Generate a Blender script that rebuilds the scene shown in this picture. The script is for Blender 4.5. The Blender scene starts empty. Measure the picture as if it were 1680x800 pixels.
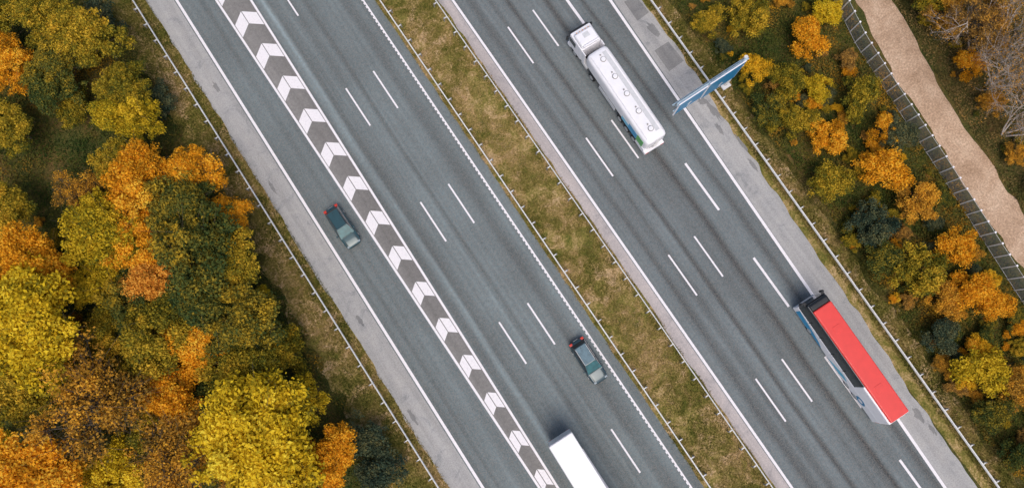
import bpy, bmesh, math, numpy as np
from mathutils import Matrix, Vector
rng=np.random.default_rng(7)
SC=bpy.context.scene
COL=SC.collection
# ------------------------------------------------------------------ helpers
def mat_new(n):
    m=bpy.data.materials.new(n);m.use_nodes=True;nt=m.node_tree
    b=nt.nodes['Principled BSDF'];return m,nt,b
def N(nt,t,**k):
    n=nt.nodes.new(t)
    for a,v in k.items(): setattr(n,a,v)
    return n
def ramp(nt,src,stops,interp='LINEAR'):
    r=N(nt,'ShaderNodeValToRGB');cr=r.color_ramp;cr.interpolation=interp
    c4=lambda c:tuple(c)+(1,) if len(c)==3 else c
    cr.elements.remove(cr.elements[1]);cr.elements[0].position=stops[0][0];cr.elements[0].color=c4(stops[0][1])
    for p,c in stops[1:]:
        e=cr.elements.new(p);e.color=c4(c)
    nt.links.new(src,r.inputs[0]);return r.outputs[0]
def noise(nt,vec,scale,detail=6,rough=0.6,mapscale=None,dist=0):
    if mapscale:
        mp=N(nt,'ShaderNodeMapping');mp.inputs['Scale'].default_value=mapscale;nt.links.new(vec,mp.inputs[0]);vec=mp.outputs[0]
    n=N(nt,'ShaderNodeTexNoise');n.inputs['Scale'].default_value=scale;n.inputs['Detail'].default_value=detail
    n.inputs['Roughness'].default_value=rough;n.inputs['Distortion'].default_value=dist
    nt.links.new(vec,n.inputs['Vector']);return n.outputs[0]
def mixc(nt,fac,a,b,mode='MIX'):
    m=N(nt,'ShaderNodeMix',data_type='RGBA',blend_type=mode)
    for s,v in ((m.inputs[0],fac),(m.inputs[6],a),(m.inputs[7],b)):
        if isinstance(v,bpy.types.NodeSocket): nt.links.new(v,s)
        else: s.default_value=v if not isinstance(v,tuple) or len(v)==4 else tuple(v)+(1,)
    return m.outputs[2]
def mathn(nt,op,a,b=0.5):
    m=N(nt,'ShaderNodeMath',operation=op)
    for s,v in ((m.inputs[0],a),(m.inputs[1],b)):
        if isinstance(v,bpy.types.NodeSocket): nt.links.new(v,s)
        else: s.default_value=v
    return m.outputs[0]
def pos(nt): return N(nt,'ShaderNodeNewGeometry').outputs['Position']
def bump(nt,b,h,strength,dist):
    n=N(nt,'ShaderNodeBump');n.inputs['Strength'].default_value=strength;n.inputs['Distance'].default_value=dist
    nt.links.new(h,n.inputs['Height']);nt.links.new(n.outputs[0],b.inputs['Normal'])
def simple(name,col,rough=0.5,metal=0,coat=0,var=0.12,scale=3.0):
    m,nt,b=mat_new(name)
    tc=N(nt,'ShaderNodeTexCoord').outputs['Object']
    nz=noise(nt,tc,scale,5)
    lo=tuple(max(0,c*(1-var)) for c in col[:3]);hi=tuple(min(1,c*(1+var)) for c in col[:3])
    nt.links.new(ramp(nt,nz,[(0.3,lo),(0.7,hi)]),b.inputs['Base Color'])
    b.inputs['Roughness'].default_value=rough;b.inputs['Metallic'].default_value=metal
    b.inputs['Coat Weight'].default_value=coat
    return m
def link(o,parent=None):
    COL.objects.link(o)
    if parent: o.parent=parent
    return o
def pmesh(name,verts,faces,mats,fm=None,parent=None,smooth=False):
    me=bpy.data.meshes.new(name);me.from_pydata([tuple(v) for v in verts],[],faces)
    for m in (mats if isinstance(mats,(list,tuple)) else [mats]): me.materials.append(m)
    if fm is not None: me.polygons.foreach_set('material_index',fm)
    if smooth: me.polygons.foreach_set('use_smooth',[True]*len(me.polygons))
    me.update();o=bpy.data.objects.new(name,me);return link(o,parent)
def empty(name,loc,rz=0):
    e=bpy.data.objects.new(name,None);e.empty_display_size=0.5;COL.objects.link(e);e.location=loc;e.rotation_euler=(0,0,rz);return e
def box(name,x0,x1,y0,y1,z0,z1,mat,parent=None,bev=0.0,seg=2,taper=None):
    cx,cy,cz=(x0+x1)/2,(y0+y1)/2,(z0+z1)/2
    v=[(x,y,z) for z in (z0,z1) for y in (y0,y1) for x in (x0,x1)]
    v=[(a-cx,b-cy,c-cz) for a,b,c in v]
    if taper: v=[(a*(taper[0] if c>0 else 1),b*(taper[1] if c>0 else 1),c) for a,b,c in v]
    f=[(0,2,3,1),(4,5,7,6),(0,1,5,4),(2,6,7,3),(0,4,6,2),(1,3,7,5)]
    o=pmesh(name,v,f,mat,parent=parent);o.location=(cx,cy,cz)
    if bev>0:
        md=o.modifiers.new('b','BEVEL');md.width=bev;md.segments=seg;md.limit_method='NONE'
        o.data.polygons.foreach_set('use_smooth',[True]*6)
        w=o.modifiers.new('w','WEIGHTED_NORMAL');w.keep_sharp=False
    return o
def cyl(name,r,L,loc,axis,mat,parent=None,n=24,r2=None,bev=0):
    bm=bmesh.new();bmesh.ops.create_cone(bm,cap_ends=True,segments=n,radius1=r,radius2=r if r2 is None else r2,depth=L)
    if axis=='X': bmesh.ops.rotate(bm,verts=bm.verts,matrix=Matrix.Rotation(math.pi/2,3,'Y'))
    if axis=='Y': bmesh.ops.rotate(bm,verts=bm.verts,matrix=Matrix.Rotation(math.pi/2,3,'X'))
    me=bpy.data.meshes.new(name);bm.to_mesh(me);bm.free();me.materials.append(mat)
    o=bpy.data.objects.new(name,me);link(o,parent);o.location=loc
    if bev:
        md=o.modifiers.new('b','BEVEL');md.width=bev;md.segments=2;md.angle_limit=0.8
    return o
def hull(name,st,mat,parent=None,n=40,ex=4.0):
    V=[];F=[]
    for s in st:
        y,w,zb,zt=s[:4];c=(zb+zt)/2;h=(zt-zb)/2
        for i in range(n):
            a=2*math.pi*i/n;ca,sa=math.cos(a),math.sin(a)
            V.append((math.copysign(abs(ca)**(2/ex),ca)*w,y,c+math.copysign(abs(sa)**(2/ex),sa)*h))
    for k in range(len(st)-1):
        for i in range(n):
            j=(i+1)%n;F.append((k*n+i,k*n+j,(k+1)*n+j,(k+1)*n+i))
    F.append(tuple(range(n)));F.append(tuple(reversed(range((len(st)-1)*n,len(st)*n))))
    o=pmesh(name,V,F,mat,parent=parent,smooth=True)
    bm=bmesh.new();bm.from_mesh(o.data);bmesh.ops.recalc_face_normals(bm,faces=bm.faces);bm.to_mesh(o.data);bm.free()
    return o
def wheel(name,x,y,r,w,parent,dual=False):
    cyl(name,r,w,(x,y,r),'X',M['tyre'],parent,28,bev=0.03)
    s=1 if x>0 else -1
    cyl(name+'_rim',r*0.6,0.03,(x+s*(w/2+0.012),y,r),'X',M['rim'],parent,20)
# ------------------------------------------------------------------ numpy value noise
_g=rng.random((256,256))
def vn(x,y,s,o=0):
    x=x/s+o*17.3+100;y=y/s+o*9.1+100
    xi=np.floor(x).astype(int);yi=np.floor(y).astype(int);fx=x-xi;fy=y-yi
    fx=fx*fx*(3-2*fx);fy=fy*fy*(3-2*fy)
    g=lambda a,b:_g[a%256,b%256]
    return (g(xi,yi)*(1-fx)+g(xi+1,yi)*fx)*(1-fy)+(g(xi,yi+1)*(1-fx)+g(xi+1,yi+1)*fx)*fy
# ------------------------------------------------------------------ leaf mesh arrays
def leaf_arrays(P,Nrm,size,aspect=0.6):
    n=len(P);Nrm=Nrm/np.linalg.norm(Nrm,axis=1,keepdims=True)
    t=rng.normal(size=(n,3));t-= (t*Nrm).sum(1,keepdims=True)*Nrm;t/=np.linalg.norm(t,axis=1,keepdims=True)
    b=np.cross(Nrm,t);s=size.reshape(-1,1)
    V=np.stack([P-t*s*0.5,P+b*s*0.5*aspect+Nrm*s*0.08,P+t*s*0.5,P-b*s*0.5*aspect+Nrm*s*0.08],1)
    return V.reshape(-1,3)
def blade_arrays(P,h,lean):
    n=len(P);a=rng.random(n)*2*np.pi
    w=h*0.28;dx=np.cos(a);dy=np.sin(a)
    L=rng.normal(size=(n,2))*lean
    b0=P+np.stack([dx*w/2,dy*w/2,0*a],1);b1=P-np.stack([dx*w/2,dy*w/2,0*a],1)
    tp=P+np.stack([L[:,0]*h,L[:,1]*h,h],1)
    m=P+np.stack([L[:,0]*h*0.45+dx*w*0.55,L[:,1]*h*0.45+dy*w*0.55,h*0.6],1)
    return np.stack([b0,m,tp,b1],1).reshape(-1,3)
def quad_mesh(name,V,tint,extra=None):
    n4=len(V);n=n4//4
    ev,ef=(extra if extra else (np.zeros((0,3)),np.zeros((0,4),int)))
    me=bpy.data.meshes.new(name)
    AV=np.concatenate([V,ev]) if len(ev) else V
    me.vertices.add(len(AV));me.vertices.foreach_set('co',AV.astype(np.float32).ravel())
    nf=n+len(ef);idx=np.arange(n4).reshape(-1,4)
    AI=np.concatenate([idx,np.array(ef)+n4]) if len(ef) else idx
    me.loops.add(nf*4);me.loops.foreach_set('vertex_index',AI.ravel().astype(np.int32))
    me.polygons.add(nf);me.polygons.foreach_set('loop_start',(np.arange(nf)*4).astype(np.int32))
    me.polygons.foreach_set('loop_total',np.full(nf,4,np.int32))
    mi=np.zeros(nf,np.int32);mi[n:]=1;me.polygons.foreach_set('material_index',mi)
    me.update(calc_edges=True)
    at=me.attributes.new('tint','FLOAT','FACE');tt=np.zeros(nf,np.float32);tt[:n]=tint;at.data.foreach_set('value',tt)
    return me
def tube(V,F,a,b,ra,rb,n=6):
    a=np.array(a,float);b=np.array(b,float);d=b-a;d/=np.linalg.norm(d)+1e-9
    u=np.cross(d,[0.3,0.9,0.1]);u/=np.linalg.norm(u);w=np.cross(d,u);o=len(V)
    for c,r in ((a,ra),(b,rb)):
        for i in range(n):
            t=2*math.pi*i/n;V.append(c+r*(u*math.cos(t)+w*math.sin(t)))
    for i in range(n): F.append((o+i,o+(i+1)%n,o+n+(i+1)%n,o+n+i))
# ------------------------------------------------------------------ materials
M={}
def asphalt(name,base,warm,lane=None,pale=(),amp=0.26):
    # lane=(x of a lane line, lane width): darker oil band mid-lane, tyre-polished paths either side
    m,nt,b=mat_new(name);p=pos(nt)
    st=noise(nt,p,1.0,4,0.55,(1.6,0.012,1));st2=noise(nt,p,1.0,3,0.5,(0.42,0.02,1))
    big=noise(nt,p,0.12,5,0.6);fine=noise(nt,p,9.0,4,0.8);fine2=noise(nt,p,3.0,6,0.75)
    c=ramp(nt,st,[(0.25,tuple(x*(1-amp) for x in base)),(0.5,base),(0.75,tuple(x*(1+amp) for x in base))])
    c=mixc(nt,1.0,c,ramp(nt,st2,[(0.3,(0.80,)*3),(0.7,(1.18,)*3)]),'MULTIPLY')
    sx=N(nt,'ShaderNodeSeparateXYZ');nt.links.new(p,sx.inputs[0])
    wob=mathn(nt,'MULTIPLY',mathn(nt,'SUBTRACT',noise(nt,p,1.0,2,.5,(.05,.05,1)),.5),.8)
    X=mathn(nt,'ADD',sx.outputs[0],wob)
    if lane:
        ph=mathn(nt,'MULTIPLY',mathn(nt,'SUBTRACT',X,lane[0]),2*math.pi/lane[1])
        c1=mathn(nt,'MULTIPLY',mathn(nt,'COSINE',ph,0),0.10)
        c2=mathn(nt,'MULTIPLY',mathn(nt,'COSINE',mathn(nt,'MULTIPLY',ph,2.0),0),-0.12)
        g=mathn(nt,'ADD',1.0,mathn(nt,'ADD',c1,c2))
        for px,pw,pa in pale:
            d=mathn(nt,'DIVIDE',mathn(nt,'ABSOLUTE',mathn(nt,'SUBTRACT',X,px),0),pw)
            q=mathn(nt,'MULTIPLY',mathn(nt,'MAXIMUM',mathn(nt,'SUBTRACT',1.0,d),0.0),mathn(nt,'MULTIPLY',st2,2*pa))
            g=mathn(nt,'ADD',g,q)
        cb=N(nt,'ShaderNodeCombineColor')
        for i in range(3): nt.links.new(g,cb.inputs[i])
        c=mixc(nt,1.0,c,cb.outputs[0],'MULTIPLY')
    c=mixc(nt,1.0,c,ramp(nt,big,[(0.3,(0.85,)*3),(0.7,(1.15,)*3)]),'MULTIPLY')
    c=mixc(nt,1.0,c,ramp(nt,fine2,[(0.3,(0.76,)*3),(0.7,(1.24,)*3)]),'MULTIPLY')
    g=ramp(nt,fine,[(0.42,(0,0,0)),(0.72,(1,1,1))])
    c=mixc(nt,mathn(nt,'MULTIPLY',g,0.6),c,warm)
    dk=ramp(nt,noise(nt,p,7.0,3,0.8),[(0.55,(0,0,0)),(0.75,(1,1,1))])
    c=mixc(nt,mathn(nt,'MULTIPLY',dk,0.5),c,tuple(x*0.4 for x in base))
    nt.links.new(c,b.inputs['Base Color']);b.inputs['Roughness'].default_value=0.85
    b.inputs['Specular IOR Level'].default_value=0.3
    bump(nt,b,fine,0.5,0.03);return m
M['asph1']=asphalt('asphalt_west',(0.118,0.152,0.160),(0.33,0.27,0.225),(0.0,3.45),[(-2.45,.45,.7),(-8.6,.5,.25),(1.9,.35,.25)])
M['asph2']=asphalt('asphalt_east',(0.118,0.148,0.157),(0.32,0.265,0.225),(18.34,3.45),[(23.6,.5,-.5),(20.0,.4,-.35),(27.0,.4,-.3),(16.6,.4,-.2)])
M['gore']=asphalt('asphalt_gore',(0.185,0.178,0.171),(0.29,0.26,0.23),None,(),0.15)
def shoulder_mat(name,base):
    m,nt,b=mat_new(name);p=pos(nt)
    st=noise(nt,p,1.0,5,0.6,(1.2,0.05,1));bl=noise(nt,p,0.5,7,0.7,None,1.0);fine=noise(nt,p,9.0,4,0.8)
    c=ramp(nt,st,[(0.3,tuple(x*.82 for x in base)),(0.7,tuple(x*1.12 for x in base))])
    c=mixc(nt,1.0,c,ramp(nt,bl,[(0.32,(0.68,0.70,0.72)),(0.45,(0.95,)*3),(0.7,(1.08,1.06,1.03))]),'MULTIPLY')
    c=mixc(nt,1.0,c,ramp(nt,fine,[(0.3,(0.72,)*3),(0.7,(1.25,)*3)]),'MULTIPLY')
    nt.links.new(c,b.inputs['Base Color']);b.inputs['Roughness'].default_value=0.9
    bump(nt,b,fine,0.4,0.02);return m
M['shoulder']=shoulder_mat('hard_shoulder',(0.375,0.365,0.355))
M['shoulder2']=shoulder_mat('median_strip_paving',(0.46,0.41,0.395))
M['patch']=shoulder_mat('repair_patch',(0.23,0.225,0.22))
def paint_mat():
    m,nt,b=mat_new('road_paint');p=pos(nt)
    n=noise(nt,p,6,6,0.8);c=ramp(nt,n,[(0.27,(0.40,0.39,0.39)),(0.43,(0.78,0.74,0.75)),(0.8,(0.88,0.84,0.85))])
    nt.links.new(c,b.inputs['Base Color']);b.inputs['Roughness'].default_value=0.7;return m
M['paint']=paint_mat()
def ground_mat(name,stops,scale=0.35,bumpd=0.2):
    m,nt,b=mat_new(name);p=pos(nt)
    a=noise(nt,p,scale,8,0.72,None,0.6);f=noise(nt,p,5,5,0.8);bb=noise(nt,p,scale*0.3,4,0.6)
    s=mathn(nt,'ADD',mathn(nt,'MULTIPLY',a,0.55),mathn(nt,'ADD',mathn(nt,'MULTIPLY',f,0.25),mathn(nt,'MULTIPLY',bb,0.2)))
    c=ramp(nt,s,stops);c=mixc(nt,1.0,c,ramp(nt,f,[(0.3,(0.6,)*3),(0.7,(1.35,)*3)]),'MULTIPLY')
    nt.links.new(c,b.inputs['Base Color']);b.inputs['Roughness'].default_value=0.95
    b.inputs['Specular IOR Level'].default_value=0.1
    bump(nt,b,f,0.8,bumpd);return m
M['ground']=ground_mat('forest_floor',[(0.36,(0.030,0.045,0.015)),(0.46,(0.066,0.075,0.020)),(0.53,(0.12,0.098,0.028)),(0.62,(0.17,0.10,0.038))])
M['grass']=ground_mat('verge_grass',[(0.42,(0.10,0.105,0.020)),(0.48,(0.20,0.165,0.042)),(0.53,(0.33,0.235,0.09)),(0.58,(0.50,0.345,0.19))],0.55,0.08)
M['dirt']=ground_mat('gravel_track',[(0.38,(0.36,0.235,0.15)),(0.5,(0.50,0.345,0.235)),(0.62,(0.62,0.46,0.33))],0.4,0.04)
def leaf_mat(name,stops,k=1.62):
    m,nt,b=mat_new(name);nt.nodes.remove(b)
    at=N(nt,'ShaderNodeAttribute');at.attribute_name='tint'
    oi=N(nt,'ShaderNodeObjectInfo')
    t=mathn(nt,'ADD',at.outputs['Fac'],mathn(nt,'MULTIPLY',mathn(nt,'SUBTRACT',oi.outputs['Random'],0.5),0.16))
    c=ramp(nt,t,[(p,tuple(min(.88,x*k) for x in q)) for p,q in stops])
    d=N(nt,'ShaderNodeBsdfDiffuse');tr=N(nt,'ShaderNodeBsdfTranslucent');mx=N(nt,'ShaderNodeMixShader');mx.inputs[0].default_value=0.3
    nt.links.new(c,d.inputs[0]);nt.links.new(c,tr.inputs[0]);nt.links.new(d.outputs[0],mx.inputs[1]);nt.links.new(tr.outputs[0],mx.inputs[2])
    nt.links.new(mx.outputs[0],nt.nodes['Material Output'].inputs[0]);return m
LP={
'or':[(.08,(.045,.05,.012)),(.27,(.24,.12,.012)),(.50,(.54,.24,.012)),(.9,(.60,.36,.04))],
'oy':[(.08,(.045,.06,.012)),(.27,(.22,.15,.012)),(.50,(.52,.29,.014)),(.9,(.60,.40,.04))],
'ye':[(.08,(.045,.06,.015)),(.27,(.22,.17,.014)),(.50,(.48,.33,.015)),(.9,(.60,.43,.04))],
'yo':[(.08,(.03,.05,.012)),(.27,(.13,.12,.013)),(.50,(.36,.25,.014)),(.9,(.56,.38,.03))],
'ol':[(.10,(.02,.035,.010)),(.32,(.08,.085,.015)),(.55,(.22,.165,.016)),(.9,(.50,.31,.03))],
'dg':[(.10,(.012,.027,.012)),(.32,(.034,.055,.018)),(.55,(.085,.09,.02)),(.9,(.34,.22,.02))],
'bg':[(.10,(.014,.028,.022)),(.32,(.028,.048,.034)),(.55,(.06,.074,.040)),(.9,(.15,.13,.05))],
'rb':[(.10,(.06,.04,.012)),(.32,(.28,.115,.014)),(.55,(.50,.22,.03)),(.9,(.56,.32,.06))],
'br':[(.10,(.045,.04,.02)),(.32,(.14,.085,.028)),(.55,(.27,.155,.04)),(.9,(.48,.25,.04))],
'bo':[(.10,(.05,.05,.018)),(.32,(.20,.115,.022)),(.55,(.40,.20,.025)),(.9,(.54,.30,.03))],
'bi':[(.10,(.06,.045,.025)),(.32,(.16,.10,.035)),(.55,(.28,.15,.04)),(.9,(.45,.22,.03))]}
LM={k:leaf_mat('leaves_'+k,v) for k,v in LP.items()}
M['under']=leaf_mat('undergrowth_leaves',[(.12,(.016,.034,.010)),(.35,(.044,.062,.015)),(.55,(.09,.092,.02)),(.72,(.15,.11,.026)),(.86,(.26,.14,.02)),(.96,(.42,.23,.02))],1.4)
M['underR']=leaf_mat('dry_grass_leaves',[(.12,(.03,.04,.014)),(.35,(.085,.075,.024)),(.55,(.16,.115,.045)),(.75,(.25,.16,.055)),(.92,(.42,.22,.03))],1.4)
M['gblade']=leaf_mat('grass_blades',[(.1,(.05,.06,.012)),(.4,(.12,.11,.024)),(.62,(.24,.18,.06)),(.9,(.42,.30,.16))],1.45)
M['bark']=simple('bark',(0.10,0.08,0.06),0.9,var=.4,scale=8)
M['birchbark']=simple('birch_bark',(0.52,0.45,0.39),0.8,var=.3,scale=6)
M['steel']=simple('galvanised_steel',(0.66,0.65,0.63),0.5,0.0,var=.15)
M['steeld']=simple('weathered_steel',(0.27,0.26,0.25),0.6,0.0,var=.25)
M['wire']=simple('fence_wire',(0.12,0.12,0.12),0.6,0.0,var=.25)
M['white']=simple('white_paint',(0.84,0.82,0.84),0.35,coat=.3,var=.04,scale=1.5)
M['offwhite']=simple('grey_white_panel',(0.60,0.60,0.61),0.4,var=.08)
M['red']=simple('red_paint',(0.74,0.05,0.04),0.4,coat=.2,var=.06,scale=1.2)
M['redlamp']=simple('red_lamp',(0.6,0.03,0.01),0.2,coat=.5)
M['amber']=simple('amber_lamp',(0.7,0.25,0.02),0.2,coat=.5)
M['lampglass']=simple('headlamp_glass',(0.3,0.35,0.38),0.2,0.0)
M['glass']=simple('dark_glass',(0.010,0.014,0.018),0.08,coat=.6,var=.1)
M['glasst']=simple('windscreen_glass',(0.02,0.105,0.115),0.35,0.0,coat=0,var=.3)
M['glassl']=simple('sky_reflection_glass',(0.10,0.17,0.205),0.25,0.0,coat=.3,var=.25)  # pale blue sky reflection painted into the glass roof's base colour
M['black']=simple('black_plastic',(0.018,0.019,0.021),0.5)
M['chassis']=simple('chassis_dark',(0.03,0.03,0.032),0.7,var=.3)
M['tyre']=simple('tyre_rubber',(0.018,0.018,0.018),0.9)
M['rim']=simple('wheel_rim',(0.45,0.46,0.47),0.35,0.3)
M['teal']=simple('dark_teal_car_paint',(0.018,0.062,0.074),0.32,0.1,coat=.6,var=.1)
M['navy']=simple('dark_grey_car_paint',(0.026,0.056,0.070),0.3,0.2,coat=.7,var=.1)
M['blue']=simple('blue_decal',(0.02,0.27,0.50),0.4)
M['lblue']=simple('light_blue_decal',(0.12,0.45,0.62),0.4)
M['green']=simple('green_decal',(0.10,0.40,0.10),0.4)
M['signblue']=simple('sign_blue',(0.015,0.20,0.40),0.4,var=.08)
M['signpale']=simple('sign_frame_paint',(0.42,0.55,0.63),0.5,var=.08)
# ------------------------------------------------------------------ ground + roads
def sheet(name,x0,x1,y0,y1,z,mat): return pmesh(name,[(x0,y0,z),(x1,y0,z),(x1,y1,z),(x0,y1,z)],[(0,1,2,3)],mat)
def strip(name,L,R,z,mat,rough=0.0,step=0.4,parent=None,y0=-150,y1=110):
    ys=np.arange(y0,y1,step) if rough else np.arange(y0,y1+1,10)
    ys=np.array(ys,float);V=[];F=[]
    for i,y in enumerate(ys):
        V.append((L(y),y,z));V.append((R(y),y,z))
    for i in range(len(ys)-1): F.append((2*i,2*i+1,2*i+3,2*i+2))
    return pmesh(name,V,F,mat,parent=parent)
sheet('ground',-1500,1500,-1500,1500,0,M['ground'])
def rag(y,a,o): return a*(float(vn(np.array([y]),np.array([0.]),1.3,o)[0])-0.5)*2+a*1.2*(float(vn(np.array([y]),np.array([0.]),6,o+3)[0])-0.5)
xr=lambda y:33.1+0.02*(y+10)
xf=lambda y:float(np.interp(y,[-58,-48.9,-40.9,-33.4,-26.5,-21.5,0,60],[45.2,46.1,46.9,47.5,48.2,49.3,56,79]))+(0.12*(y+58) if y<-58 else 0)
dl=lambda y:float(np.interp(y,[-100,-55,-46.9,-40.2,-31.9,-22.5,0,60],[45,47.5,47.9,48.6,49.5,51.3,58.4,82]))
dr=lambda y:float(np.interp(y,[-100,-51.9,-45.6,-38.3,-30.9,-24,0,60],[47.9,51.1,51.7,52.5,53.6,54.8,61.9,84.5]))
strip('west_verge',lambda y:-17.2+rag(y,.8,1),lambda y:-12.9,0.006,M['grass'],1)
strip('median_grass',lambda y:7.7,lambda y:14.0,0.006,M['grass'])
strip('east_verge',lambda y:30.4,lambda y:xr(y)+1.6+rag(y,.7,2),0.006,M['grass'],1)
strip('gravel_track',lambda y:dl(y)+rag(y,.3,5),lambda y:dr(y)+rag(y,.3,6),0.012,M['dirt'],1)
strip('west_carriageway',lambda y:-10.5,lambda y:7.95+rag(y,.07,7),0.02,M['asph1'],1)
strip('west_hard_shoulder',lambda y:-13.1+rag(y,.16,8),lambda y:-10.5,0.02,M['shoulder'],1)
strip('east_carriageway',lambda y:14.85,lambda y:28.3+0.035*(y+45),0.02,M['asph2'])
strip('median_paving',lambda y:13.75+rag(y,.12,9),lambda y:14.85,0.02,M['shoulder2'],1)
strip('east_hard_shoulder',lambda y:28.3+0.035*(y+45),lambda y:xr(y)-0.75+rag(y,.22,10)-(0.02*(-10-y)),0.02,M['shoulder'],1)
gl=lambda y:-6.33+(-y)*0.0159
gr=lambda y:-3.56-(-y)*0.011
strip('gore_area',lambda y:gl(y),lambda y:gr(y),0.024,M['gore'],y0=-90)
re=lambda y:28.9+(y+21)*0.031
def blob(V,F,cx,cy,rx,ry,z,sd,n=18):
    r=np.random.default_rng(sd);o=len(V)
    for i in range(n):
        a=2*math.pi*i/n;k=0.6+0.6*r.random();V.append((cx+rx*k*math.cos(a),cy+ry*k*math.sin(a),z))
    F.append(tuple(range(o,o+n)))
V=[];F=[]
for x0,x1,y0,y1 in [(29.9,31.9,-17.8,-15.0),(30.4,32.0,-11.2,-8.6)]:
    o=len(V);V+=[(x0,y0,.024),(x1,y0+.1,.024),(x1-.1,y1,.024),(x0+.05,y1,.024)];F.append((o,o+1,o+2,o+3))
for i,(x,y,a,b) in enumerate([(31.3,-24,.35,1.3),(30.6,-26,.25,.8),(31.6,-28.5,.2,1.2),(30.9,-22.4,.5,.5),(31.2,-31,.18,.9),(29.6,-60.5,.35,.9),(29.9,-62.5,.25,.6),(31.2,-13,.4,1.1),(-12.2,-5,.2,.9),(-11.8,-22,.25,.6),(-12.4,-33,.2,1.0),(-11.6,8,.25,.8)]):
    blob(V,F,x,y,a,b,.0245+.0004*i,i)
pmesh('repair_patch',V,F,M['patch'])
# markings
V=[];F=[]
def mk(x0,x1,y0,y1,z=.0285,sh=0):
    o=len(V);V.extend([(x0+sh,y0,z),(x1+sh,y0,z),(x1,y1,z),(x0,y1,z)]);F.append((o,o+1,o+2,o+3))
def mline(fx,w,y0=-150,y1=110,z=.0285):
    o=len(V);V.extend([(fx(y0)-w/2,y0,z),(fx(y0)+w/2,y0,z),(fx(y1)+w/2,y1,z),(fx(y1)-w/2,y1,z)]);F.append((o,o+1,o+2,o+3))
mline(lambda y:-10.25,.28);mline(gl,.24,y0=-90);mline(gr,.24,y0=-90);mline(lambda y:6.88,.16)
mline(lambda y:15.05,.26);mline(re,.30)
for y in np.arange(-140,100,0.5):
    mk(6.70,6.795,y,y+.28)
for k in range(-6,10):
    for X,o0 in ((0,0),(3.49,0),(18.34,-3.92),(21.68,-3.81)):
        mk(X-.09,X+.09,o0-15*k-5,o0-15*k)
for k in range(-1,11): mk(25.3,25.55,-33-12*k,-27-12*k)
mk(25.27,25.57,-10.5,110,.0289)
for k in range(-22,18):
    y=-9.3-4.47*k
    c=(gl(y)+gr(y))/2;l=gl(y)+.2;r=gr(y)-.2;t=.95;s=.85
    if r-l<1: continue
    for a,b in ((l,c-.04),(c+.04,r)):
        o=len(V);ya=y+t-s*abs(a-c)/1.1;yb=y+t-s*abs(b-c)/1.1
        V.extend([(a,ya-2*t+.2,.0285),(b,yb-2*t+.2,.0285),(b,yb,.0285),(a,ya,.0285)]);F.append((o,o+1,o+2,o+3))
pmesh('road_markings',V,F,M['paint'])
# ------------------------------------------------------------------ guardrails
def guardrail(fx,side,y0,y1,step=2.0):
    V=[];F=[];fm=[]
    def bx(x0,x1,a,b,z0,z1,m):
        o=len(V);V.extend([(x,y,z) for z in (z0,z1) for y in (a,b) for x in (x0,x1)])
        F.extend([(o,o+2,o+3,o+1),(o+4,o+5,o+7,o+6),(o,o+1,o+5,o+4),(o+2,o+6,o+7,o+3),(o,o+4,o+6,o+2),(o+1,o+3,o+7,o+5)]);fm.extend([m]*6)
    prof=[(0,.44),(-.05,.48),(-.05,.53),(.02,.58),(.02,.62),(-.05,.67),(-.05,.72),(0,.76),(.03,.76)]
    for y in np.arange(y0,y1,4.0):
        o=len(V)
        for yy in (y,y+4.0):
            for px,pz in prof: V.append((fx(yy)+px*side*1.3,yy,pz))
        n=len(prof)
        for i in range(n-1): F.append((o+i,o+i+1,o+n+i+1,o+n+i));fm.append(0)
    for y in np.arange(y0+.5,y1,step):
        x=fx(y)
        bx(*(sorted((x+.045*side,x+.36*side))),y-.05,y+.05,.56,.70,0)
        bx(*(sorted((x+.34*side,x+.44*side))),y-.05,y+.05,0,.78,1)
    return pmesh('guardrail',V,F,[M['steel'],M['steeld']],fm)
guardrail(lambda y:-14.05+(-y)*0.006,-1,-110,80,2.2)
guardrail(lambda y:8.35,1,-110,80)
guardrail(lambda y:13.35,-1,-110,80)
guardrail(lambda y:xr(y)-.35,1,-120,60)
# ------------------------------------------------------------------ fence
def fence():
    V=[];F=[];fm=[];ys=np.arange(-110,20,1.25);H=2.4
    def bx(x0,x1,a,b,z0,z1,m):
        o=len(V);V.extend([(x,y,z) for z in (z0,z1) for y in (a,b) for x in (x0,x1)])
        F.extend([(o,o+2,o+3,o+1),(o+4,o+5,o+7,o+6),(o,o+1,o+5,o+4),(o+2,o+6,o+7,o+3),(o,o+4,o+6,o+2),(o+1,o+3,o+7,o+5)]);fm.extend([m]*6)
    for y in ys:
        x=xf(y);bx(x-.05,x+.05,y-.055,y+.055,0,H,0);bx(x-.09,x+.09,y-.09,y+.09,H,H+.06,2)
    for a,b in zip(ys[:-1],ys[1:]):
        for z in list(np.arange(.1,H,.13)):
            t=.05 if z<.15 or z>H-.15 else .022
            o=len(V);xa,xb=xf(a),xf(b)
            V.extend([(xa-.01,a,z),(xb-.01,b,z),(xb-.01,b,z+t),(xa-.01,a,z+t),(xa+.01,a,z),(xb+.01,b,z),(xb+.01,b,z+t),(xa+.01,a,z+t)])
            F.extend([(o,o+1,o+2,o+3),(o+4,o+7,o+6,o+5),(o+3,o+2,o+6,o+7)]);fm.extend([0 if t>.04 else 1]*3)
    return pmesh('wire_fence',V,F,[M['steel'],M['wire'],M['white']],fm)
fence()
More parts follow.
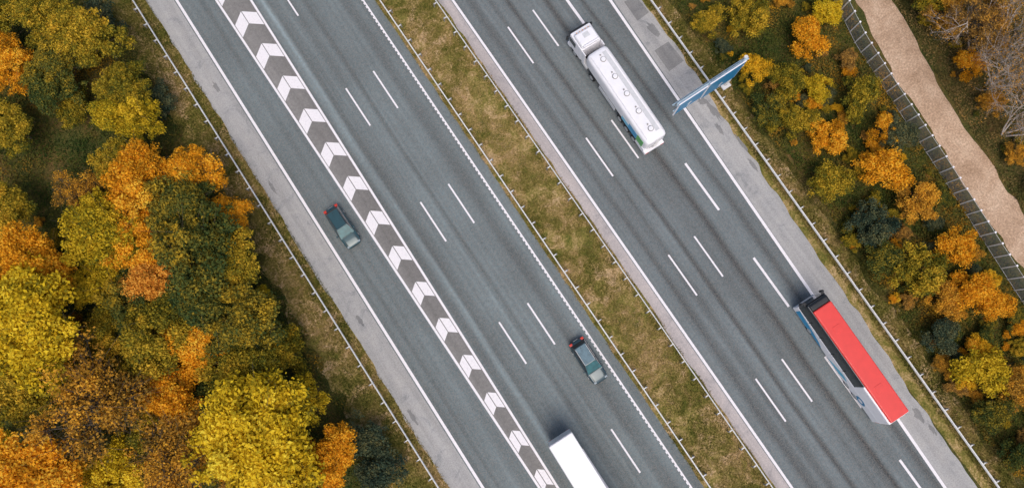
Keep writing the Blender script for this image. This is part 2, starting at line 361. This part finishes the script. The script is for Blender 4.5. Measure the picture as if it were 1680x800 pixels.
# ------------------------------------------------------------------ sign
sg=empty('motorway_sign',(0,-22.6,0))
xa,xb=25.5,34.0
cyl('mast',.2,7.3,(33.9,0.25,3.65),'Z',M['steel'],sg,16)
box('foundation',33.4,34.4,-.2,.7,0,.25,M['offwhite'],sg,.03)
for i,(y,z) in enumerate([(.0,5.7),(.0,7.3),(.40,6.5)]):
    cyl('chord_%d'%i,.065,xb-xa,((xa+xb)/2,y,z),'X',M['signpale'],sg,10)
V=[];F=[];xs=np.linspace(xa,xb,12)
for i in range(11):
    p,q=xs[i],xs[i+1]
    tube(V,F,(p,0,7.3),(q,.40,6.5),.03,.03);tube(V,F,(q,0,5.7),(p,.40,6.5),.03,.03);tube(V,F,(p,0,7.3),(q,0,5.7),.03,.03)
pmesh('lattice',V,F,M['signpale'],parent=sg)
for i,(a,b,z0,z1) in enumerate([(25.6,29.0,4.7,7.7),(29.15,33.4,3.9,7.9)]):
    box('panel_back_%d'%i,a,b,-.20,-.09,z0,z1,M['white'],sg,.01)
    box('panel_face_%d'%i,a+.1,b-.1,-.21,-.2005,z0+.1,z1-.1,M['signblue'],sg)
    box('arrow_stem_%d'%i,(a+b)/2-.1,(a+b)/2+.1,-.215,-.2105,z0+.35,z0+1.1,M['white'],sg)
    pmesh('arrow_head_%d'%i,[((a+b)/2-.35,-.216,z0+1.1),((a+b)/2+.35,-.216,z0+1.1),((a+b)/2,-.216,z0+1.6)],[(0,1,2)],M['white'],parent=sg)
box('walkway',25.6,33.8,-.04,.14,7.42,7.46,M['signpale'],sg)
# ------------------------------------------------------------------ cars
def cabin(name,yb0,yb1,yr0,yr1,wb,wr,zb,zr,body,glass,parent,roofmat=None):
    bm=bmesh.new()
    def ring(y0,y1,w,z): return [bm.verts.new(p) for p in ((-w,y0,z),(w,y0,z),(w,y1,z),(-w,y1,z))]
    b=ring(yb0,yb1,wb,zb);t=ring(yr0,yr1,wr,zr)
    top=bm.faces.new(t);side=[bm.faces.new((b[i],b[(i+1)%4],t[(i+1)%4],t[i])) for i in range(4)]
    bmesh.ops.recalc_face_normals(bm,faces=bm.faces)
    es=[e for e in bm.edges if abs(e.verts[0].co.y-e.verts[1].co.y)>abs(e.verts[0].co.x-e.verts[1].co.x) and abs(e.verts[0].co.z-e.verts[1].co.z)<.01]
    bmesh.ops.subdivide_edges(bm,edges=es,cuts=2,use_grid_fill=True)
    sf=[f for f in bm.faces if abs(f.normal.z)<0.9]
    bmesh.ops.inset_individual(bm,faces=sf,thickness=.05,depth=-.01)
    for f in bm.faces: f.material_index=0
    for f in sf: f.material_index=3 if f.normal.y>.3 else 1
    if roofmat:
        rf=[f for f in bm.faces if f.normal.z>.9 and f not in sf]
        bmesh.ops.inset_region(bm,faces=rf,thickness=.1,depth=.012)
        for f in rf: f.material_index=2
    me=bpy.data.meshes.new(name);bm.to_mesh(me);bm.free()
    for m in (body,glass,roofmat or body,M['glasst']): me.materials.append(m)
    o=bpy.data.objects.new(name,me);link(o,parent)
    md=o.modifiers.new('b','BEVEL');md.width=.035;md.segments=2;md.angle_limit=.5
    return o
def car(loc,rz,paint,glassroof,estate=True):
    e=empty('car',loc,rz)
    st=[(-2.38,.60,.42,.70),(-2.34,.72,.34,.84),(-2.2,.82,.27,.95),(-1.9,.88,.22,1.0),(-1.2,.91,.2,1.02),(0,.92,.2,1.0),(.9,.915,.2,.98),(1.15,.91,.2,.95),(1.6,.89,.21,.89),(2.0,.85,.24,.80),(2.2,.78,.28,.73),(2.33,.68,.33,.66),(2.38,.55,.38,.58)]
    hull('body',st,paint,e,48,4.5)
    cabin('cabin',-2.12 if estate else -1.95,1.18,-1.75 if estate else -1.3,.22,.82,.63,.96,1.47,paint,M['glass'],e,M['glassl'] if glassroof else None)
    for sx in (-1,1):
        for y in (-1.42,1.42):
            wheel('wheel_%d_%d'%(sx+1,y>0),sx*.80,y,.33,.23,e)
        box('mirror_%d'%(sx+1),*(sorted((sx*.9,sx*1.08))),.62,.80,.95,1.08,paint,e,.03)
        box('roof_rail_%d'%(sx+1),*(sorted((sx*.56,sx*.60))),-1.6,.15,1.48,1.52,M['steel'] if glassroof else M['black'],e,.01)
        box('headlamp_%d'%(sx+1),*(sorted((sx*.48,sx*.76))),2.08,2.27,.66,.75,M['lampglass'],e,.03)
        box('tail_lamp_%d'%(sx+1),*(sorted((sx*.50,sx*.82))),-2.37,-2.12,.80,.95,M['redlamp'],e,.03)
        box('door_seam_%d'%(sx+1),*(sorted((sx*.905,sx*.925))),-.02,.0,.35,.95,M['black'],e)
        box('bonnet_seam_%d'%(sx+1),*(sorted((sx*.62,sx*.64))),1.25,2.1,.80,.945,M['black'],e)
    box('grille',-.4,.4,2.3,2.40,.42,.6,M['black'],e,.02)
    box('rear_bumper',-.7,.7,-2.41,-2.25,.38,.52,M['black'],e,.03)
    box('number_plate',-.26,.26,-2.43,-2.41,.55,.66,M['white'],e)
    box('wiper_1',-.5,.05,1.10,1.13,1.0,1.02,M['black'],e);box('wiper_2',.05,.6,1.12,1.15,1.0,1.02,M['black'],e)
    box('antenna',-.02,.02,-1.6,-1.45,1.48,1.54,M['black'],e)
    return e
car((-8.1,-12.9,.024),math.radians(180+1),M['teal'],False)
car((5.35,-38.2,.024),math.radians(180-1),M['navy'],True)
# ------------------------------------------------------------------ tractor cab
def tractor(e,y,paint=None):
    P=paint or M['white']
    box('chassis_rail',-.45,.45,y-6.0,y-.3,.55,.95,M['chassis'],e)
    box('cab_body',-1.25,1.25,y-2.4,y-.05,.75,2.95,P,e,.14,3,(.97,.95))
    box('cab_roof',-1.14,1.14,y-2.3,y-.45,2.93,3.4,P,e,.16,3,(.88,.76))
    box('windscreen',-1.08,1.08,y-.10,y-.035,1.65,2.6,M['glass'],e,.02)
    box('sun_visor',-1.1,1.1,y-.1,y+.16,2.62,2.74,M['black'],e,.03)
    box('grille',-.85,.85,y-.08,y+.0,.8,1.5,M['black'],e,.03)
    box('bumper',-1.24,1.24,y-.5,y+.08,.35,.78,P,e,.08)
    box('roof_hatch',-.35,.35,y-1.5,y-.95,3.4,3.44,M['offwhite'],e,.02)
    box('deflector_edge',-.95,.95,y-2.35,y-2.15,3.2,3.5,P,e,.05)
    for i in range(-2,3): box('marker_lamp_%d'%(i+2),i*.35-.05,i*.35+.05,y-.62,y-.52,3.2,3.27,M['amber'],e)
    for sx in (-1,1):
        box('side_glass_%d'%(sx+1),*(sorted((sx*1.19,sx*1.262))),y-1.3,y-.25,1.7,2.5,M['glass'],e)
        box('mirror_arm_%d'%(sx+1),*(sorted((sx*1.15,sx*1.5))),y-.1,y-.04,2.45,2.5,M['black'],e)
        box('mirror_%d'%(sx+1),*(sorted((sx*1.36,sx*1.58))),y-.16,y+.02,1.8,2.5,M['black'],e,.03)
        box('headlamp_%d'%(sx+1),*(sorted((sx*.8,sx*1.18))),y+.0,y+.1,.5,.7,M['lampglass'],e,.02)
        box('fairing_%d'%(sx+1),*(sorted((sx*1.1,sx*1.22))),y-3.0,y-2.38,1.0,2.95,P,e,.03)
        box('fuel_tank_%d'%(sx+1),*(sorted((sx*.62,sx*1.2))),y-3.6,y-2.5,.45,1.0,M['steel'],e,.1)
        box('mudguard_%d'%(sx+1),*(sorted((sx*.68,sx*1.22))),y-5.2,y-4.0,1.05,1.12,M['black'],e,.03)
        wheel('front_wheel_%d'%(sx+1),sx*1.06,y-1.35,.5,.32,e);wheel('drive_wheel_%d'%(sx+1),sx*.95,y-4.6,.5,.56,e)
    box('fifth_wheel',-.5,.5,y-5.0,y-4.0,.95,1.1,M['chassis'],e)
# tanker
tk=empty('tanker_truck',(23.4,-23.9,.024),math.radians(-1.4))
tractor(tk,14.6)
T0,T1=.15,11.45
st=[(T0,.8,1.55,3.1),(T0+.05,1.0,1.4,3.25),(T0+.15,1.15,1.28,3.36),(T0+.4,1.23,1.2,3.43)]
for y in np.linspace(T0+1,T1-1,8): st.append((y,1.26,1.18,3.45))
st+=[(T1-.4,1.23,1.2,3.43),(T1-.15,1.15,1.28,3.36),(T1-.05,1.0,1.4,3.25),(T1,.8,1.55,3.1)]
hull('tank',st,M['white'],tk,64,5.5)
for sx in (-1,1):
    box('top_rail_%d'%(sx+1),*(sorted((sx*.92,sx*.98))),T0+.5,T1-.5,3.40,3.52,M['white'],tk,.02)
    box('side_skirt_%d'%(sx+1),*(sorted((sx*1.17,sx*1.23))),5.6,8.6,.6,1.25,M['offwhite'],tk,.02)
    box('equipment_box_%d'%(sx+1),*(sorted((sx*.8,sx*1.24))),.25,1.7,.65,1.45,M['white'],tk,.04)
    box('decal_blue_%d'%(sx+1),*(sorted((sx*1.2,sx*1.272))),1.75,3.2,1.45,2.6,M['blue'],tk)
    box('decal_light_%d'%(sx+1),*(sorted((sx*1.2,sx*1.274))),3.22,4.4,1.45,2.1,M['lblue'],tk)
    box('decal_green_%d'%(sx+1),*(sorted((sx*1.2,sx*1.268))),.7,1.73,1.45,2.8,M['green'],tk)
    for i,y in enumerate((2.0,3.3,4.6)): wheel('trailer_wheel_%d_%d'%(sx+1,i),sx*1.02,y,.5,.38,tk)
    box('mudguard_rear_%d'%(sx+1),*(sorted((sx*.8,sx*1.24))),1.4,5.2,1.06,1.12,M['black'],tk,.02)
    box('tail_lamp_%d'%(sx+1),*(sorted((sx*.75,sx*1.15))),-.13,-.04,.75,.9,M['redlamp'],tk,.01)
    box('landing_leg_%d'%(sx+1),*(sorted((sx*.6,sx*.75))),8.8,8.95,.3,1.2,M['steeld'],tk)
box('trailer_frame',-.5,.5,.2,10.8,.95,1.22,M['chassis'],tk)
box('rear_bumper',-1.2,1.2,-.1,.3,.55,1.0,M['white'],tk,.04)
box('walkway',.3,.75,T0+.8,T1-.6,3.455,3.475,M['offwhite'],tk)
for i,y in enumerate(np.linspace(T0+1.3,T1-1.3,5)):
    cyl('manhole_%d'%i,.24,.12,(.0,y,3.54),'Z',M['white'],tk,22,bev=.02)
    cyl('manhole_ring_%d'%i,.30,.05,(.0,y,3.49),'Z',M['steeld'],tk,22)
    box('valve_%d'%i,-.1,.05,y+.45,y+.6,3.46,3.55,M['steeld'],tk,.02)
V=[];F=[]
for sx in (-.2,.2): tube(V,F,(sx,.06,1.0),(sx,.06,3.45),.02,.02)
for z in np.arange(1.1,3.4,.3): tube(V,F,(-.2,.06,z),(.2,.06,z),.018,.018)
pmesh('rear_ladder',V,F,M['steel'],parent=tk)
# box truck
bt=empty('articulated_truck',(-1.2,-42.55,.024),math.radians(180-1.2))
tractor(bt,15.9)
box('trailer_body',-1.28,1.28,0,13.4,1.1,4.0,M['white'],bt,.04)
box('rear_frame',-1.27,1.27,-.045,-.002,1.1,3.97,M['offwhite'],bt,.01)
for s in (-1,1):
    box('rear_door_%d'%(s+1),*(sorted((s*.02,s*1.18))),-.075,-.047,1.2,3.85,M['white'],bt,.01)
    box('door_bar_%d'%(s+1),*(sorted((s*.4,s*.45))),-.10,-.077,1.2,3.85,M['steel'],bt)
    box('top_edge_%d'%(s+1),*(sorted((s*1.22,s*1.29))),.02,13.38,3.96,4.02,M['offwhite'],bt)
    box('side_guard_%d'%(s+1),*(sorted((s*1.2,s*1.25))),5.2,9.5,.5,1.0,M['offwhite'],bt)
    for i,y in enumerate((1.9,3.2,4.5)): wheel('trailer_wheel_%d_%d'%(s+1,i),s*1.04,y,.5,.38,bt)
    box('tail_lamp_%d'%(s+1),*(sorted((s*.8,s*1.15))),-.06,.0,.8,.95,M['redlamp'],bt)
box('trailer_frame',-.5,.5,.1,13,.85,1.1,M['chassis'],bt);box('underrun_bar',-1.15,1.15,.05,.15,.45,.6,M['chassis'],bt)
# bus
bs=empty('coach_bus',(26.55,-58.6,.024),math.radians(-1.0))
L=13.4
box('lower_body',-1.27,1.27,.05,L-.05,.35,1.72,M['white'],bs,.1,3)
box('rear_body',-1.27,1.27,.0,4.2,1.6,3.5,M['white'],bs,.12,3,(.93,.985))
box('window_band',-1.262,1.262,4.0,L-.1,1.66,3.5,M['glass'],bs,.14,3,(.90,.985))
box('roof',-1.04,1.10,.12,L-.9,3.40,3.74,M['red'],bs,.12,3,(.97,.995))
box('roof_front',-1.02,1.06,L-.92,L-.28,3.38,3.66,M['black'],bs,.12,3,(.95,.9))
box('windscreen',-1.15,1.15,L-.16,L-.05,1.3,3.2,M['glass'],bs,.04)
box('rear_window',-1.0,1.0,-.03,.03,2.2,3.1,M['glass'],bs,.02)
box('roof_hatch_front',-.4,.4,9.6,10.3,3.742,3.77,M['red'],bs,.02);box('roof_hatch_rear',-.4,.4,3.0,3.7,3.742,3.77,M['red'],bs,.02)
for sx in (-1,1):
    for i,y in enumerate((5.9,7.8,9.7,11.4)):
        box('pillar_%d_%d'%(sx+1,i),*(sorted((sx*1.25,sx*1.268))),y,y+.06,1.7,2.3,M['black'],bs)
    V=[(sx*1.274,y,z) for y,z in ((12.9,1.6),(12.9,.5),(11,.45),(8.5,.45),(9.2,.9),(10.5,1.25))]
    pmesh('blue_decal_%d'%(sx+1),V,[tuple(range(6))],M['blue'],parent=bs)
    V=[(sx*1.276,y,z) for y,z in ((7.6,.45),(5.6,.45),(4.6,1.0),(5.4,1.3),(6.4,.95))]
    pmesh('light_decal_%d'%(sx+1),V,[tuple(range(5))],M['lblue'],parent=bs)
    V=[(sx*1.275,2.5+.6*math.cos(t),1.05+.5*math.sin(t)) for t in np.linspace(0,2*math.pi,20,endpoint=False)]
    pmesh('round_mark_%d'%(sx+1),V,[tuple(range(20))],M['signblue'],parent=bs)
    V=[(sx*1.279,2.5+.3*math.cos(t),1.05+.25*math.sin(t)) for t in np.linspace(0,2*math.pi,16,endpoint=False)]
    pmesh('round_mark_inner_%d'%(sx+1),V,[tuple(range(16))],M['white'],parent=bs)
    box('mirror_arm_%d'%(sx+1),*(sorted((sx*.9,sx*1.2))),L-.2,L+.2,3.1,3.2,M['black'],bs,.03)
    box('mirror_%d'%(sx+1),*(sorted((sx*1.1,sx*1.32))),L+.05,L+.25,2.4,3.15,M['black'],bs,.04)
    box('head_lamp_%d'%(sx+1),*(sorted((sx*.75,sx*1.15))),L-.08,L+.0,.6,.85,M['lampglass'],bs,.03)
    box('tail_lamp_%d'%(sx+1),*(sorted((sx*.95,sx*1.2))),.0,.06,.8,1.5,M['redlamp'],bs,.02)
    for i,y in enumerate((3.0,4.3,10.6)): wheel('wheel_%d_%d'%(sx+1,i),sx*1.09,y,.5,.34,bs)
# ------------------------------------------------------------------ vegetation
def make_crown(name,R,cz,nclump,per,leaf,cr=(.09,.23),flat=.75,bark=None,twigs=30,trunk_r=.22,bot=-.35):
    P=[];Nn=[];T=[];C=[]
    nb=7+int(rng.integers(4));BO=[]
    for i in range(nb):
        d=rng.normal(size=3);d/=np.linalg.norm(d);d[2]=abs(d[2])*.9-.15
        BO.append((d*np.array([1,1,flat])*R*(.45+.4*rng.random()),R*(.26+.2*rng.random()),rng.random()))
    BO.append((np.array([0,0,.25*R]),R*.5,rng.random()))
    for i in range(nclump):
        bc,br_,bt_=BO[int(rng.integers(len(BO)))]
        d=rng.normal(size=3);d/=np.linalg.norm(d)
        if d[2]<bot: d[2]=-d[2]*.6
        c=bc+d*br_*(.75+.65*rng.random())*np.array([1,1,.85]);C.append(c)
        r=R*(cr[0]+(cr[1]-cr[0])*rng.random()**1.4);n=int(per*(r/R/cr[1])**2*1.3)+6
        q=rng.normal(size=(n,3));q/=np.linalg.norm(q,axis=1,keepdims=True)
        q[:,2]=np.where(q[:,2]<-.3,-q[:,2],q[:,2])
        rr=r*(.3+1.0*rng.random((n,1))**.8)
        P.append(c+q*rr*np.array([1,1,.6]));Nn.append(q*.5+rng.normal(size=(n,3))*.75+np.array([0,0,.3]))
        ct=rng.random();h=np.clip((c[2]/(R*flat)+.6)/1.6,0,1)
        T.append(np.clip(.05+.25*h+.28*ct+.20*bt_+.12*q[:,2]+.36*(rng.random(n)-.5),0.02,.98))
    P=np.concatenate(P);P[:,2]+=cz;Nn=np.concatenate(Nn);T=np.concatenate(T)
    sz=leaf*(.5+1.0*rng.random(len(P)))
    V=leaf_arrays(P,Nn,sz)
    tv=[];tf=[]
    top=np.array([rng.normal()*.2,rng.normal()*.2,cz]);tube(tv,tf,(0,0,-.2),top*.5+np.array([0.1,0,0]),trunk_r,trunk_r*.8,8);tube(tv,tf,top*.5+np.array([.1,0,0]),top+[0,0,R*.3],trunk_r*.8,trunk_r*.35,8)
    for c in C[:twigs]:
        e=c+np.array([0,0,cz]);s=top*(.55+.4*rng.random());m=(s+e)/2+rng.normal(size=3)*.12*R
        tube(tv,tf,s,m,trunk_r*.35,trunk_r*.2,5);tube(tv,tf,m,e,trunk_r*.2,trunk_r*.07,5)
        for _ in range(5):
            t=e+rng.normal(size=3)*R*.2;tube(tv,tf,m*.3+e*.7,t,trunk_r*.09,trunk_r*.03,3)
    me=quad_mesh(name,V,T,(np.array(tv),np.array(tf)))
    me.materials.append(LM['ol']);me.materials.append(bark or M['bark']);return me
def make_birch(name,stems=4):
    tv=[];tf=[];P=[]
    def grow(a,d,L,r,lev):
        d=d/np.linalg.norm(d);k=4;p=a
        for i in range(k):
            d2=d+rng.normal(size=3)*.10+np.array([0,0,.04]);d2/=np.linalg.norm(d2);q=p+d2*L/k
            tube(tv,tf,p,q,r*(1-i/k*.75),r*(1-(i+1)/k*.75),5 if lev<2 else 3)
            if lev<3 and i>0:
                for _ in range(2 if lev<2 else 3):
                    b=d2+rng.normal(size=3)*.55;grow(p+(q-p)*rng.random(),b,L*(.38+.2*rng.random()),r*.38,lev+1)
            p=q;d=d2
        if lev>=2: P.append(p)
    for s in range(stems):
        a=2*math.pi*s/stems+rng.random();t=.35+.55*rng.random()
        grow(np.array([math.cos(a)*.3,math.sin(a)*.3,-.1]),np.array([math.cos(a)*t,math.sin(a)*t,1.0]),6.0+2.5*rng.random(),.12,0)
    P=np.array(P);P=np.repeat(P,2,0)+rng.normal(size=(len(P)*2,3))*.18
    V=leaf_arrays(P,rng.normal(size=P.shape),.16*(.6+.8*rng.random(len(P))))
    me=quad_mesh(name,V,rng.random(len(P)),(np.array(tv),np.array(tf)))
    me.materials.append(LM['bi']);me.materials.append(M['birchbark']);return me
big=[make_crown('broadleaf_crown_%d'%i,4.0,5.4,230,210,.26) for i in range(7)]
sparse=[make_crown('sparse_crown_%d'%i,4.0,5.2,190,80,.21,cr=(.09,.22),twigs=150) for i in range(2)]
bare=[make_birch('birch_stems_%d'%i) for i in range(3)]
bush=[make_crown('shrub_crown_%d'%i,2.3,1.5,110,130,.19,cr=(.12,.27),flat=.7,trunk_r=.09,twigs=20) for i in range(5)]
def plant(name,mesh,c,x,y,s,z=0):
    o=bpy.data.objects.new(name,mesh);COL.objects.link(o)
    o.location=(x,y,z);o.rotation_euler=(0,0,rng.random()*6.28);o.scale=(s*(.9+.2*rng.random()),s*(.9+.2*rng.random()),s)
    o.material_slots[0].link='OBJECT';o.material_slots[0].material=LM[c];return o
T="""or -22 0 3.8;or -17.6 -1 3.2;yo -27 -1 3.6;rb -25 -9 3.1;dg -19.5 -5 3.8;ol -18.5 -12 3.3;or -34 -1 3.8;ye -36 -8 5.1;or -27 20 2.8;ol -19 17 3.2;yo -20 8 2.9;dg -21 -10 4.4;ol -27.5 -13.5 3.8;or -24 -16 3.3;dg -20.3 -16.5 4.0;bo -35 -16 5.2;ye -24 -26.5 5.2;bo -32 -25 4.2;or -42 -19 4.5;or -20 -32 3.0;ol -23 -20.5 3.5;bg -17.4 -32 2.3;bg -17.3 -36 2.4;or -17.9 -7 2.6;dg -29 -9 3.1;ol -18.8 11 2.7;yo -25.5 -31 4.2;ol -41 -11 3.5;bg -17.8 20 2.4;ol -22 22 2.9;dg -24 16 2.9;bg -18 9 2.1;ol -19 -21 2.4;bo -28 4 2.6;or -25 -4 3.2;yo -31 -5 2.8;ol -20.6 -20.5 2.6;or -37.5 -2 3.2;or -29.5 -19.5 3.2;ol -24.5 13 2.4;or -31 22 2.6;or -29 -25 2.8;ol -31 14 2.6;ol -27 25 2.8;br -30.5 -15.5 2.8;ye -38 -23 3.2;dg -24.5 -12.5 3.0;ol -32 -11 3.0;ol -33 -20.5 3.0;dg -27.5 -22.5 2.8;ol -22.5 4.3 2.6;yo -20.8 -25.5 2.6;ol -35 7 2.6;ye -39.5 -7 3.4"""
for s in T.split(';'):
    c,x,y,r=s.split();x,y,r=float(x),float(y),float(r)
    ms=sparse if c in('br','bo') else big
    if r<2.5: plant('shrub',bush[int(rng.integers(5))],c,x,y,r/2.3)
    else: plant('autumn_tree',ms[int(rng.integers(len(ms)))],c,x,y,r/4.0*1.0)
B="""oy 37 -23 2.3;or 43 -23 2.7;or 39 -33 2.3;ol 39 -26 2.6;or 41 -39 3.0;bo 42 -43 2.6;or 42 -49 2.7;or 41 -53 3.0;or 42 -56 2.1;ol 38 -49 3.0;yo 37 -60 3.0;ol 44 -31 2.7;ol 36 -16 2.1;bg 37 -43 2.7;ol 37 -30 2.4;dg 35.5 -27 2.2;ol 36 -37 2.5;ol 40 -18 2.7;dg 35.5 -46 2.4;bg 35.5 -55 2.4;dg 35 -64 2.4;bo 38 -63 2.7;dg 34.8 -68 2.2;ye 47 -22 2.1;bg 45 -37 2.1;bo 38 -53 2.4;yo 41 -28 2.2;or 44 -35.5 2.0"""
for s in B.split(';'):
    c,x,y,r=s.split();x,y,r=float(x),float(y),float(r)
    plant('shrub',bush[int(rng.integers(5))],c,x,y,r/2.3*.8)
for c,x,y,r,k in [('br',57.5,-32,2.8,0),('ol',57,-26.5,2.3,0),('bi',57,-38,1.0,1),('bi',55,-43,.85,1),('or',55.6,-35,1.6,0),('dg',53.5,-49,1.5,0),('bi',60,-36,1.0,1),('ol',59.5,-25,2.6,0),('bo',61,-29,2.6,0),('bi',58,-34,.9,1),('bi',59,-41,1.0,1),('bo',57,-29,2.2,0),('bo',55.3,-39.5,1.5,0)]:
    if k: plant('birch_tree',bare[int(rng.integers(3))],c,x,y,r)
    else: plant('autumn_tree' if r>2.5 else 'shrub',sparse[int(rng.integers(2))] if r>2.5 else bush[int(rng.integers(5))],c,x,y,r/4 if r>2.5 else r/2.3)
for i in range(230):
    x=-17.8-rng.random()**.9*34;y=36-rng.random()*84
    if vn(np.array([x]),np.array([y]),7,4)[0]<.36: continue
    c=['dg','ol','bg','bo','ol','or','yo','br'][int(rng.integers(8))];s=.2+.5*rng.random()**1.5
    plant('shrub',bush[int(rng.integers(5))],c,x,y,s)
for i in range(230):
    y=-5-rng.random()*70;x=xr(y)+2.1+rng.random()*(xf(y)-xr(y)-3.2)
    c=['dg','ol','bg','bo','or','ol','oy','br','dg'][int(rng.integers(9))];s=.15+.36*rng.random()**1.4
    plant('shrub',bush[int(rng.integers(5))],c,x,y,s)
for i in range(40):
    y=-12-rng.random()*50;x=dr(y)+1.2+rng.random()*12
    c=['br','bo','ol','bo','dg'][int(rng.integers(5))];plant('shrub',bush[int(rng.integers(5))],c,x,y,.15+.35*rng.random()**1.4)
def under(name,x,y,mat,hmax,size,tb=0.0):
    h=np.clip(vn(x,y,2.2,1)*.6+vn(x,y,.8,2)*.4-.3,0,1)*hmax
    P=np.stack([x,y,h*(.35+.65*rng.random(len(x)))+.03],1)
    Nn=rng.normal(size=(len(x),3))*.6+np.array([0,0,.8])
    t=np.clip(.55*vn(x,y,5,5)+.34*vn(x,y,1.1,6)+.34*(rng.random(len(x))-.5)+.08+tb,0.02,.98)
    me=quad_mesh(name,leaf_arrays(P,Nn,size*(.5+rng.random(len(x)))),t);me.materials.append(mat)
    o=bpy.data.objects.new(name,me);COL.objects.link(o);return o
n=210000;x=-16.3-rng.random(n)*42;y=40-rng.random(n)*92
k=(x<-16.6-1.2*vn(x,y,1.5,3))&(vn(x,y,3,8)+.5*rng.random(n)>.42);under('undergrowth',x[k],y[k],M['under'],1.1,.22,-.02)
xfa=np.vectorize(xf);dra=np.vectorize(dr)
n=140000;y=5-rng.random(n)*90;a=xr(y)+1.5;bq=xfa(y)+1.1;x=a+rng.random(n)*(bq-a);k=(x>a+.9*vn(x,y,1.2,3));under('undergrowth',x[k],y[k],M['under'],.9,.20,.03)
n=90000;y=5-rng.random(n)*80;x=dra(y)+.1+rng.random(n)**1.1*22;under('dry_grass',x,y,M['underR'],.5,.20)
def blades(name,x,y,hm,tb=0):
    h=hm*(.4+rng.random(len(x)));P=np.stack([x,y,np.full(len(x),.006)],1)
    t=np.clip(.55*vn(x,y,3,11)+.4*vn(x,y,.7,12)+.3*(rng.random(len(x))-.5)+.02+tb,0.02,.98)
    me=quad_mesh(name,blade_arrays(P,h,.7),t);me.materials.append(M['gblade'])
    o=bpy.data.objects.new(name,me);COL.objects.link(o)
n=130000;y=12-rng.random(n)*80;x=7.85+rng.random(n)*5.95;k=vn(x,y,1.6,21)+.5*vn(x,y,.5,22)+.4*rng.random(n)>.78;blades('median_grass_blades',x[k],y[k],.12,.08)
n=70000;y=36-rng.random(n)*90;x=-17.6+rng.random(n)**.8*4.6;blades('verge_grass_blades',x,y,.16,-.04)
n=50000;y=4-rng.random(n)*80;x=xr(y)-.75+rng.random(n)*2.8;blades('verge_grass_blades',x,y,.16,-.06)
# ------------------------------------------------------------------ light, world, camera
el,azr=math.radians(62),math.radians(200)
w=bpy.data.worlds.new('World');SC.world=w;w.use_nodes=True;nt=w.node_tree
sk=nt.nodes.new('ShaderNodeTexSky');sk.sky_type='NISHITA';sk.sun_disc=False;sk.sun_elevation=el;sk.sun_rotation=azr
sk.dust_density=4.0
nt.links.new(sk.outputs[0],nt.nodes['Background'].inputs[0]);nt.nodes['Background'].inputs[1].default_value=.15
sl=bpy.data.lights.new('sun','SUN');sl.energy=1.5;sl.angle=math.radians(40);sl.color=(1,.95,.89)
so=bpy.data.objects.new('sun',sl);COL.objects.link(so)
d=Vector((math.sin(azr)*math.cos(el),math.cos(azr)*math.cos(el),math.sin(el)))
so.rotation_euler=d.to_track_quat('Z','Y').to_euler();so.location=d*80
cd=bpy.data.cameras.new('camera');co=bpy.data.objects.new('camera',cd);COL.objects.link(co)
cd.sensor_fit='HORIZONTAL';cd.sensor_width=36;cd.lens=36*1130.47/1680;cd.clip_end=5000
Rm=Matrix.Rotation(-0.5878,4,'Z')@Matrix.Rotation(0.1468,4,'X')@Matrix.Rotation(0.0162,4,'Y')
co.matrix_world=Matrix.Translation((0.7133,-33.3676,70.7063))@Rm
SC.camera=co
SC.view_settings.view_transform='Standard';SC.view_settings.look='None';SC.view_settings.exposure=0
